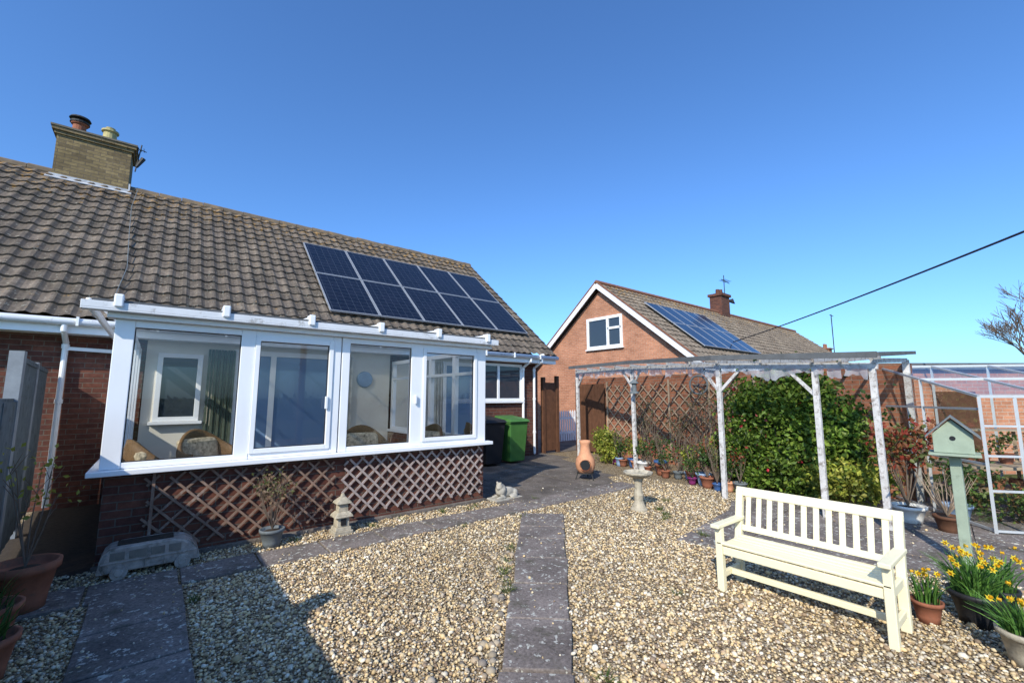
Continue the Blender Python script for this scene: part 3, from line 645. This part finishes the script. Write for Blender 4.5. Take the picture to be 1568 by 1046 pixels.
# ------------------------------------------------------------------ bench
Bn=root('garden_bench',(4,1.3,0)); y0,y1=.80,1.90; b=B()
for y in (y0,y1):
    b.box(3.755,3.81,y-.0275,y+.0275,0,.505); b.beam((4.13,y,0),(4.13,y,.36),.055,.06); b.beam((4.13,y,.34),(4.21,y,.755),.055,.055,(1,0,0))
    b.beam((3.70,y,.522),(4.19,y,.522),.07,.03); b.box(3.81,4.10,y-.016,y+.016,.10,.15); b.box(3.81,4.10,y-.016,y+.016,.30,.36)
b.box(3.92,3.96,y0+.017,y1-.017,.103,.147); b.box(3.765,3.795,y0+.028,y1-.028,.295,.36)
for i in range(6):
    x=3.755+i*.064; z=.372-.010*math.sin(i/5*math.pi); b.box(x,x+.056,y0+.03 if 0<i<5 else y0-.02,y1-.03 if 0<i<5 else y1+.02,z,z+.02) if i<5 else b.box(x,x+.05,y0+.03,y1-.03,z,z+.02)
b.beam((4.212,y0-.03,.745),(4.212,y1+.03,.745),.032,.075,(.19,0,1)); b.beam((4.15,y0+.028,.445),(4.15,y1-.028,.445),.03,.05,(.19,0,1))
ns=12
for i in range(ns):
    y=y0+.075+(y1-y0-.15)*i/(ns-1); b.beam((4.153,y,.46),(4.206,y,.715),.042,.014,(1,0,0))
b.obj('bench_frame',Bn,M_bench,.006)

# ------------------------------------------------------------------ bins
def bin_(name,x,y,mat):
    r=root(name,(x,y,0)); b=B()
    b.add([(x-.22,y-.25,.07),(x+.22,y-.25,.07),(x+.22,y+.2,.07),(x-.22,y+.2,.07),(x-.28,y-.32,1.0),(x+.28,y-.32,1.0),(x+.28,y+.3,1.0),(x-.28,y+.3,1.0)],[(3,2,1,0),(4,5,6,7),(0,1,5,4),(1,2,6,5),(2,3,7,6),(3,0,4,7)])
    b.box(x-.3,x+.3,y-.34,y+.32,.96,1.0); b.obj('body',r,mat,.02)
    b=B(); b.add([(x-.31,y-.37,1.002),(x+.31,y-.37,1.002),(x+.31,y+.33,1.002),(x-.31,y+.33,1.002),(x-.27,y-.3,1.06),(x+.27,y-.3,1.06),(x+.27,y+.3,1.13),(x-.27,y+.3,1.13)],[(3,2,1,0),(4,5,6,7),(0,1,5,4),(1,2,6,5),(2,3,7,6),(3,0,4,7)])
    b.cyl((x-.25,y+.37,1.02),(x+.25,y+.37,1.02),.02); b.obj('lid',r,mat,.015)
    b=B(); b.cyl((x-.27,y+.22,.1),(x-.22,y+.22,.1),.1,.1,16); b.cyl((x+.22,y+.22,.1),(x+.27,y+.22,.1),.1,.1,16); b.obj('wheels',r,M_black)
bin_('wheelie_bin',6.78,8.45,M_binG); bin_('wheelie_bin',6.08,8.45,M_black)
# ------------------------------------------------------------------ chimenea, bird bath, ornaments
Ch=root('chimenea',(6.55,5.86,0)); b=B(); b.lathe((6.55,5.86,0),[(.07,.12),(.13,.14),(.175,.22),(.19,.31),(.175,.40),(.13,.47),(.10,.54),(.09,.66),(.105,.70),(.11,.75),(.08,.75),(.07,.6)],24); 
dr=Vector((-.745,-.667,0)); c0=Vector((6.55,5.86,.30)); b.cyl(c0+dr*.12,c0+dr*.2,.115,.105,18,False); b.obj('body',Ch,M_terra2,0,True)
B().cyl(c0+dr*.13,c0+dr*.192,.09,.09,18).obj('mouth',Ch,M_dark)
b=B(); b.lathe((6.55,5.86,0),[(.15,.13),(.165,.13),(.165,.15),(.15,.15)],20)
for k_ in range(3):
    a=k_*2.1+.5; b.cyl((6.55+.15*math.cos(a),5.86+.15*math.sin(a),.14),(6.55+.2*math.cos(a),5.86+.2*math.sin(a),.02),.01)
b.obj('stand',Ch,M_iron)
b=B(); b.lathe((5.42,3.86,0),[(.12,0),(.12,.03),(.10,.05),(.085,.08),(.06,.14),(.07,.22),(.05,.30),(.055,.40),(.08,.45),(.15,.475),(.205,.51),(.21,.535),(.19,.54),(.15,.50),(.01,.485)],12,.2); b.obj('bird_bath',None,M_stone,.004)
Pa=root('stone_pagoda_ornament',(1.8,5.42,0)); b=B(); r4=math.pi/4
def tier(z0,z1,r0,r1): b.lathe((1.8,5.44,0),[(r0,z0),(r1,z1)],4,r4)
for q in ((0,.05,.15,.15),(.05,.09,.13,.12),(.09,.20,.10,.095),(.20,.225,.15,.135),(.225,.26,.135,.09),(.26,.35,.08,.075),(.35,.37,.125,.115),(.37,.42,.115,.04),(.42,.46,.035,.02)): tier(*q)
b.obj('tiers',Pa,M_stone,.006)
b=B(); b.box(1.77,1.83,5.36,5.39,.11,.18); b.obj('opening',Pa,M_dark)
M_van=simple('weathered_stone_van',(.40,.34,.29),.95,.3,12,.8,40,dirt=((.17,.15,.12),9,.5))
Cv=root('camper_van_planter',(.06,5.42,0))
def half(pr,yy,sx=1): return [(.06+x*sx,yy,z) for x,z in pr]
prof=[(-.33,.06),(-.355,.11),(-.35,.17),(-.33,.225),(-.29,.262),(-.22,.272),(0,.275),(.18,.272),(.25,.255),(.31,.21),(.355,.15),(.365,.10),(.35,.06)]; n8=len(prof)
rings=[half(prof,5.385,.9),half(prof,5.352,.975),half(prof,5.345,1),half(prof,5.60,1),half(prof,5.62,.96)]
fs=[tuple(range(n8))[::-1]]+[tuple(range(4*n8,5*n8))]
for r_ in range(4): fs+=[(r_*n8+i,(r_)*n8+(i+1)%n8,(r_+1)*n8+(i+1)%n8,(r_+1)*n8+i) for i in range(n8)]
rings[0]=[(x,5.335,.165+(z-.165)*.92) for x,y,z in rings[0]]; vs=sum(rings,[])
B().add(vs,fs).obj('van_body',Cv,M_van,.008,False)
b=B()
for x in (-.21,.24):
    b.cyl((.06+x,5.318,.062),(.06+x,5.63,.062),.062,.062,18); b.cyl((.06+x,5.31,.062),(.06+x,5.318,.062),.03,.034,12)
b.box(-.28,.40,5.325,5.335,.142,.155); b.box(-.30,-.26,5.35,5.60,.06,.10); b.box(.385,.43,5.35,5.60,.06,.10)
b.box(.02,.028,5.326,5.335,.07,.14); b.box(.16,.168,5.326,5.335,.07,.14); b.obj('wheels_and_trim',Cv,M_van,.003)
b=B()
for a,c in ((-.22,-.12),(-.09,.03),(.06,.16),(.19,.28)): b.box(a,c,5.329,5.337,.168,.235)
b.obj('windows',Cv,simple('stone_dark',(.22,.19,.155),.95,.2,9,.3),.002)
b=B(); b.box(-.18,.22,5.40,5.56,.276,.283); b.obj('soil',Cv,M_soil)
Lo=root('stone_lion_ornament',(4.4,5.62,0)); 
def blob(name,parent,items,mat,sub=2):
    bm=bmesh.new()
    for c,r in items:
        m=Matrix.Translation(c)@Matrix.Diagonal((*r,1)); bmesh.ops.create_icosphere(bm,subdivisions=sub,radius=1,matrix=m)
    me=bpy.data.meshes.new(name); bm.to_mesh(me); bm.free()
    for p_ in me.polygons: p_.use_smooth=True
    ob=place(me,name,parent,mat); rm=ob.modifiers.new('r','REMESH'); rm.mode='VOXEL'; rm.voxel_size=.012; rm.use_smooth_shade=True; return ob
M_stw=simple('pale_stone',(.40,.37,.31),.95,.2,14,.5,60)
blob('lion_body',Lo,[((4.42,5.62,.10),(.17,.08,.085)),((4.29,5.60,.15),(.09,.09,.10)),((4.25,5.58,.21),(.06,.06,.065)),((4.21,5.56,.19),(.03,.03,.025)),((4.25,5.53,.045),(.10,.025,.03)),((4.25,5.66,.045),(.10,.025,.03)),((4.55,5.60,.08),(.07,.07,.07)),((4.5,5.53,.04),(.08,.03,.03)),((4.24,5.54,.265),(.018,.015,.02)),((4.24,5.63,.265),(.018,.015,.02))],M_stw)
B().box(4.12,4.64,5.49,5.74,0,.03).obj('plinth',Lo,M_stw,.006)

Nx=root('bird_house_on_post',(6.1,.68,0)); b=B(); cx,cy=6.1,.68
b.box(cx-.04,cx+.04,cy-.04,cy+.04,0,1.06); b.box(cx-.1,cx+.1,cy-.1,cy+.1,1.02,1.055); b.obj('post',Nx,M_green,.004)
ax=Vector((-.1,1,0)).normalized(); bx=Vector((1,.1,0)).normalized(); c=Vector((cx,cy,0)); Z=Vector((0,0,1))
b=B(); w,dp=.14,.12
pf=[c-ax*w-bx*dp+Z*1.06,c+ax*w-bx*dp+Z*1.06,c+ax*w-bx*dp+Z*1.24,c-bx*dp+Z*1.38,c-ax*w-bx*dp+Z*1.24]; pb=[p+bx*dp*2 for p in pf]
b.add(pf+pb,[(0,1,2,3,4),(9,8,7,6,5)]+[(i,5+i,5+(i+1)%5,(i+1)%5) for i in range(5)]); b.obox(c-ax*.18-bx*.18+Z*1.035,ax*.36,bx*.36,Z*.022); b.obj('box',Nx,M_green,.003)
b=B()
for sgn in (1,-1): b.obox(c-bx*(dp+.05)+Z*1.40,bx*(2*dp+.1),ax*sgn*(w+.05)-Z*.155*(w+.05)/w*.95,Z*.018)
b.obj('roof',Nx,simple('slate_grey',(.16,.18,.18),.7,.2,9,.2))
B().cyl(c-bx*(dp+.004)+Z*1.2,c-bx*(dp-.01)+Z*1.2,.022,.022,16).obj('entrance_hole',Nx,M_dark)

# ------------------------------------------------------------------ plants
GR=[(.05,.10,.02),(.07,.14,.03),(.035,.07,.015)]; YG=[(.34,.36,.05),(.26,.30,.04),(.44,.42,.08),(.14,.20,.03)]; RED=[(.30,.05,.03),(.22,.08,.03),(.12,.14,.04)]
Cm=root('camellia_shrub',(8.15,2.8,0)); 
bl=[((8.25,3.15,1.0),(.5,.78,.85)),((8.2,2.45,1.0),(.5,.72,.85)),((8.1,2.8,.5),(.45,.95,.48)),((8.3,3.0,1.5),(.42,.75,.47)),((8.0,2.7,.95),(.35,.8,.7)),((8.2,2.2,1.45),(.3,.35,.4))]
foliage('leaves',Cm,bl,27000,.08,[(.11,.20,.025),(.16,.26,.035),(.23,.32,.05),(.06,.11,.015)],150,.18)
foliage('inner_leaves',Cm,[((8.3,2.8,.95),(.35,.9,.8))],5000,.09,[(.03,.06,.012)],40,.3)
foliage('flowers',Cm,[(c_,tuple(x*1.08 for x in r_)) for c_,r_ in bl],380,.065,[(.60,.05,.07),(.62,.14,.14)],95,.10)
b=B()
for i in range(9):
    a=i*.7; b.cyl((8.2+.06*math.cos(a),2.8+.06*math.sin(a),0),(8.25+.3*math.cos(a),2.8+.6*math.sin(a),1.2),.025,.012,6)
b.obj('stems',Cm,M_bark)
def pot(x,y,r,h,mat,name='potted_plant'):
    rt=root(name,(x,y,0)); B().lathe((x,y,0),[(r*.68,0),(r*.74,h*.3),(r*.93,h*.82),(r*1.04,h*.84),(r*1.06,h),(r*.92,h),(r*.88,h*.88)],20).obj('pot',rt,mat,0,True)
    B().lathe((x,y,h*.86),[(r*.9,0),(r*.3,.01)],14).obj('soil',rt,M_soil); return rt
def stems(rt,x,y,z,n,h,spread,mat=M_bark,r=.006,br=2,name='stems'):
    b=B(); tips=[]
    for i in range(n):
        a=random.uniform(0,6.28); p=Vector((x,y,z)); dd=Vector((math.cos(a)*spread,math.sin(a)*spread,1)); hh_=h*random.uniform(.6,1)
        q=p+dd*hh_*.5+Vector((random.uniform(-.03,.03),random.uniform(-.03,.03),0)); e=q+Vector((dd.x*.7+random.uniform(-.1,.1),dd.y*.7+random.uniform(-.1,.1),1))*hh_*.5
        b.cyl(p,q,r,r*.75,5,False); b.cyl(q,e,r*.75,r*.3,5,False); tips.append(e)
        for k_ in range(br):
            t=random.uniform(.3,.9); s=q.lerp(e,t); a2=random.uniform(0,6.28); e2=s+Vector((math.cos(a2)*.5,math.sin(a2)*.5,.8))*hh_*.25; b.cyl(s,e2,r*.5,r*.25,4,False); tips.append(e2)
    b.obj(name,rt,mat); return tips
def leafy(rt,tips,n,size,cols,sp=.05,name='leaves'):
    T=np.array([tuple(t) for t in tips]); k=rng.integers(0,len(T),n); P_=T[k]+rng.normal(size=(n,3))*sp
    instmesh(name,rt,LEAFV,LEAFF,randrot(n)*(size*rng.uniform(.6,1.2,(n,1,1))),P_,pick(cols,n),M_leaf,False)
for (x,y,rr,h,nn2,cl) in ((7.75,1.95,.42,.72,4200,YG),(8.6,6.9,.36,.85,2400,YG),(8.2,3.95,.28,.95,1300,YG+RED[:1])):
    s=root('variegated_shrub',(x,y,0)); foliage('leaves',s,[((x,y,h*.55),(rr,rr,h*.42))],nn2,.07,cl,34,.2); stems(s,x,y,0,8,h*.8,.35)
rt=pot(7.6,1.33,.18,.22,M_potw,'red_leaved_shrub_in_pot'); tp=stems(rt,7.6,1.33,.2,12,1.0,.32,M_bark,.008,3); leafy(rt,tp,650,.08,RED,.07); 
rt=pot(7.4,.95,.13,.2,M_wood,'potted_plant'); tp=stems(rt,7.4,.95,.2,24,.5,.7,M_woodl,.006,1)
rt=pot(8.15,.95,.15,.22,M_potb,'potted_plant'); tp=stems(rt,8.15,.95,.2,10,.5,.4); leafy(rt,tp,200,.06,GR,.05)
pm=[M_purple,M_potb,M_terra,M_blue,M_terra2,M_grey,M_potw,M_terra,M_blue,M_terra,M_terra,M_grey,M_potb,M_terra]
for i in range(20):
    t=i/19; x=8.42+(7.55-8.42)*t+random.uniform(-.14,.28); y=6.75+(3.45-6.75)*t+random.uniform(-.05,.05); r=random.uniform(.07,.14); h=r*random.uniform(1.4,2.)
    rt=pot(x,y,r,h,pm[i%len(pm)]); kind=i%4
    if kind==0: tp=stems(rt,x,y,h,8,.40,.35); leafy(rt,tp,260,.065,YG if i%8 else GR,.05)
    elif kind==1: stems(rt,x,y,h,14,random.uniform(.4,.8),.25,M_bark,.005,4,'bare_stems')
    elif kind==2: tp=stems(rt,x,y,h,10,.30,.4); leafy(rt,tp,260,.05,GR,.05)
    else: tp=stems(rt,x,y,h,7,.5,.3); leafy(rt,tp,140,.055,GR+RED,.06)
for (x,y,h) in ((8.9,6.0,1.5),(8.8,5.2,1.3),(8.7,4.6,1.7)):
    s=root('climbing_shrub',(x,y,0)); tp=stems(s,x,y,0,14,h,.22,M_bark,.009,6); leafy(s,tp,300,.05,[(.14,.13,.05),(.09,.11,.04),(.20,.15,.08)],.08)
rt=pot(1.07,5.45,.12,.19,M_grey); tp=stems(rt,1.07,5.45,.18,18,.58,.35,M_bark,.004,5); leafy(rt,tp,200,.045,[(.22,.15,.09),(.14,.15,.05)],.04)
rt=pot(-.68,5.0,.19,.36,M_terra); tp=stems(rt,-.68,5.0,.33,6,.8,.18,M_bark,.006,3); leafy(rt,tp,60,.05,[(.3,.3,.05)],.06)
def blades(name,rt,x,y,z,n,h,rad,cols,fl=0,w=.011):
    V=[];F=[];Cc=[]
    for i in range(n):
        a=random.uniform(0,6.28); r0=rad*.5*random.random(); bx_=x+math.cos(a)*r0; by_=y+math.sin(a)*r0; L=h*random.uniform(.6,1.1); ln=random.uniform(.1,.75)*rad*1.3; a2=a+random.uniform(-.6,.6)
        c=random.choice(cols); k=random.uniform(.7,1.3); o=len(V); pa=random.uniform(0,3.14); wx,wy=math.cos(pa)*w/2,math.sin(pa)*w/2
        for j in range(5):
            t=j/4; px=bx_+math.cos(a2)*ln*t*t; py=by_+math.sin(a2)*ln*t*t; pz=z+L*(t-.25*t*t*(ln/rad)); ww=1-t**3*.85
            V+=[(px-wx*ww,py-wy*ww,pz),(px+wx*ww,py+wy*ww,pz)]; Cc+=[(c[0]*k,c[1]*k,c[2]*k,1)]*2
        F+=[(o+2*j,o+2*j+1,o+2*j+3,o+2*j+2) for j in range(4)]
    for i in range(fl):
        a=random.uniform(0,6.28); r0=rad*random.random()*1.1; fx_,fy_,fz=x+math.cos(a)*r0,y+math.sin(a)*r0,z+h*random.uniform(.75,1.15)
        fd=Vector((random.uniform(-1,.2),random.uniform(-1,.6),random.uniform(-.1,.5))).normalized(); ua=fd.cross(Vector((0,0,1))).normalized(); ub=fd.cross(ua)
        cp=Vector((fx_,fy_,fz))
        for k_ in range(6):
            an=k_*math.pi/3; e=ua*math.cos(an)+ub*math.sin(an); e2=ua*math.cos(an+.5)+ub*math.sin(an+.5); e3=ua*math.cos(an-.5)+ub*math.sin(an-.5); o=len(V)
            V+=[tuple(cp),tuple(cp+e2*.013),tuple(cp+e*.026+fd*.004),tuple(cp+e3*.013)]; F.append((o,o+1,o+2,o+3)); Cc+=[(.78,.62,.04,1)]*4
        o=len(V)
        for k_ in range(6):
            an=k_*math.pi/3; e=ua*math.cos(an)+ub*math.sin(an); V+=[tuple(cp+e*.007),tuple(cp+e*.011+fd*.02)]; Cc+=[(.80,.46,.02,1)]*2
        for k_ in range(6): F.append((o+2*k_,o+2*((k_+1)%6),o+2*((k_+1)%6)+1,o+2*k_+1))
        o=len(V); V+=[(fx_-.003,fy_,fz),(fx_+.003,fy_,fz),(x+(fx_-x)*.4+.003,y+(fy_-y)*.4,z),(x+(fx_-x)*.4-.003,y+(fy_-y)*.4,z)]; F.append((o,o+1,o+2,o+3)); Cc+=[(.10,.18,.03,1)]*4
    me=bpy.data.meshes.new(name); me.from_pydata(V,[],F); me.update(); a=me.color_attributes.new('Col','FLOAT_COLOR','POINT'); a.data.foreach_set('color',np.array(Cc,float).reshape(-1)); return place(me,name,rt,M_leaf)
DG=[(.09,.20,.04),(.13,.27,.05),(.06,.15,.03)]
rt=pot(4.42,.73,.09,.15,M_terra,'daffodil_pot'); blades('daffodils',rt,4.42,.73,.13,70,.22,.14,DG,9)
rt=pot(4.66,.50,.15,.22,M_black,'daffodil_pot'); blades('daffodils',rt,4.66,.50,.19,210,.28,.24,DG,20)
rt=pot(4.18,.25,.13,.20,M_stone,'daffodil_pot'); blades('leaves',rt,4.18,.25,.17,170,.22,.22,DG,9)
rt=pot(4.95,.42,.12,.2,M_black,'daffodil_pot'); blades('leaves',rt,4.95,.42,.17,120,.28,.2,DG,12)
rt=pot(4.45,.02,.12,.2,M_terra,'daffodil_pot'); blades('leaves',rt,4.45,.02,.17,110,.28,.2,DG,7)
rt=pot(-.74,4.45,.15,.26,M_terra); blades('leaves',rt,-.74,4.45,.22,60,.22,.18,GR,0)
rt=pot(-.66,3.95,.14,.24,M_terra); blades('leaves',rt,-.66,3.95,.20,60,.22,.18,GR,0)
tf=root('weed_tufts',(3,4,0))
spots=[(3.05,4.74),(3.6,5.42),(2.2,5.45),(2.6,5.5),(2.55,3.28),(2.35,2.98),(2.75,3.5),(3.0,3.75),(3.9,4.6),(5.25,3.35),(5.5,3.5),(6.2,3.9),(3.4,2.1),(1.3,5.45),(4.7,5.25),(5.6,4.1),(5.0,2.7),(2.1,1.75),(2.45,3.1),(2.62,3.36),(3.2,5.5),(3.75,5.5),(5.4,3.4),(5.65,3.7),(.34,4.4)]
for i,(x,y) in enumerate(spots): blades('tuft_%d'%i,tf,x,y,.0,random.randint(16,50),.05+.03*random.random(),.08+.04*random.random(),[(.10,.16,.03),(.15,.17,.05),(.06,.10,.02)],0,.006)

Tr=root('bare_tree',(34.9,-.2,0)); b=B()
def grow(p,dv,L,r,lv):
    q=p+dv*L; b.cyl(p,q,r,r*.7,6 if lv<2 else 4,False)
    if lv>=6: return
    for k_ in range(3 if lv<5 else 4):
        nd=(dv+Vector((random.uniform(-1,1),random.uniform(-1,1),random.uniform(-.2,.8)))*.7).normalized(); grow(p.lerp(q,random.uniform(.5,1)),nd,L*random.uniform(.64,.84),max(.010,r*.5),lv+1)
grow(Vector((34.9,-.2,0)),Vector((0,0,1)),2.75,.22,0); b.obj('branches',Tr,M_bark)
b=B(); A=Vector((19.3,8.6,3.95)); E_=Vector((9.7,-.14,4.08)); E2=A+(E_-A)*1.6
pts=[A.lerp(E2,t)-Vector((0,0,1))*(.55*4*t*(1-t)*.35) for t in np.linspace(0,1,40)]
off=.35*.55*4*(1/1.6)*(1-1/1.6)
pts=[p+Vector((0,0,off*i/39*1.6*.9)) for i,p in enumerate(pts)]
for p,q in zip(pts,pts[1:]): b.cyl(p,q,.018,.018,6,False)
b.obj('overhead_cable',None,M_wire)
b=B(); b.cyl((pts[-1].x,pts[-1].y,0),(pts[-1].x,pts[-1].y,pts[-1].z+.4),.12,.1,12); b.obj('telegraph_pole',None,M_bark)
hd=root('hedge',(0,-22,0)); foliage('leaves',hd,[((x,-22,.6),(1.8,.8,.75)) for x in range(-24,30,2)],9000,.4,GR,260,.35)

# ------------------------------------------------------------------ light, sky, camera
w=bpy.data.worlds.new('World'); scene.world=w; w.use_nodes=True; nt=w.node_tree
bg=nt.nodes['Background']; sky=nt.nodes.new('ShaderNodeTexSky'); sky.sky_type='NISHITA'; sky.sun_disc=False
Ld=Vector((1.234,.68,-1)).normalized(); Sd=-Ld
sky.sun_elevation=math.asin(Sd.z); sky.sun_rotation=math.atan2(Sd.x,Sd.y); sky.air_density=1.0; sky.dust_density=1.0; sky.ozone_density=2.5
gain=mix(nt,1.,sky.outputs[0],(.82,1.30,1.85),'MULTIPLY')
nt.links.new(gain,bg.inputs[0]); bg.inputs[1].default_value=.13
sl=bpy.data.lights.new('sun','SUN'); sl.energy=5; sl.angle=math.radians(.5); sl.color=(1,.93,.80)
so=bpy.data.objects.new('sun',sl); so.rotation_euler=Ld.to_track_quat('-Z','Y').to_euler(); so.location=(0,0,20); scene.collection.objects.link(so)
cam=bpy.data.cameras.new('camera'); cam.lens=15.31; cam.sensor_width=36; cam.clip_end=2000; cam.clip_start=.05
co_=bpy.data.objects.new('camera',cam); co_.location=(0,0,1.6); co_.rotation_euler=(math.radians(97.18),0,math.radians(-38.87)); scene.collection.objects.link(co_); scene.camera=co_
scene.view_settings.view_transform='Standard'; scene.view_settings.look='None'; scene.view_settings.exposure=0
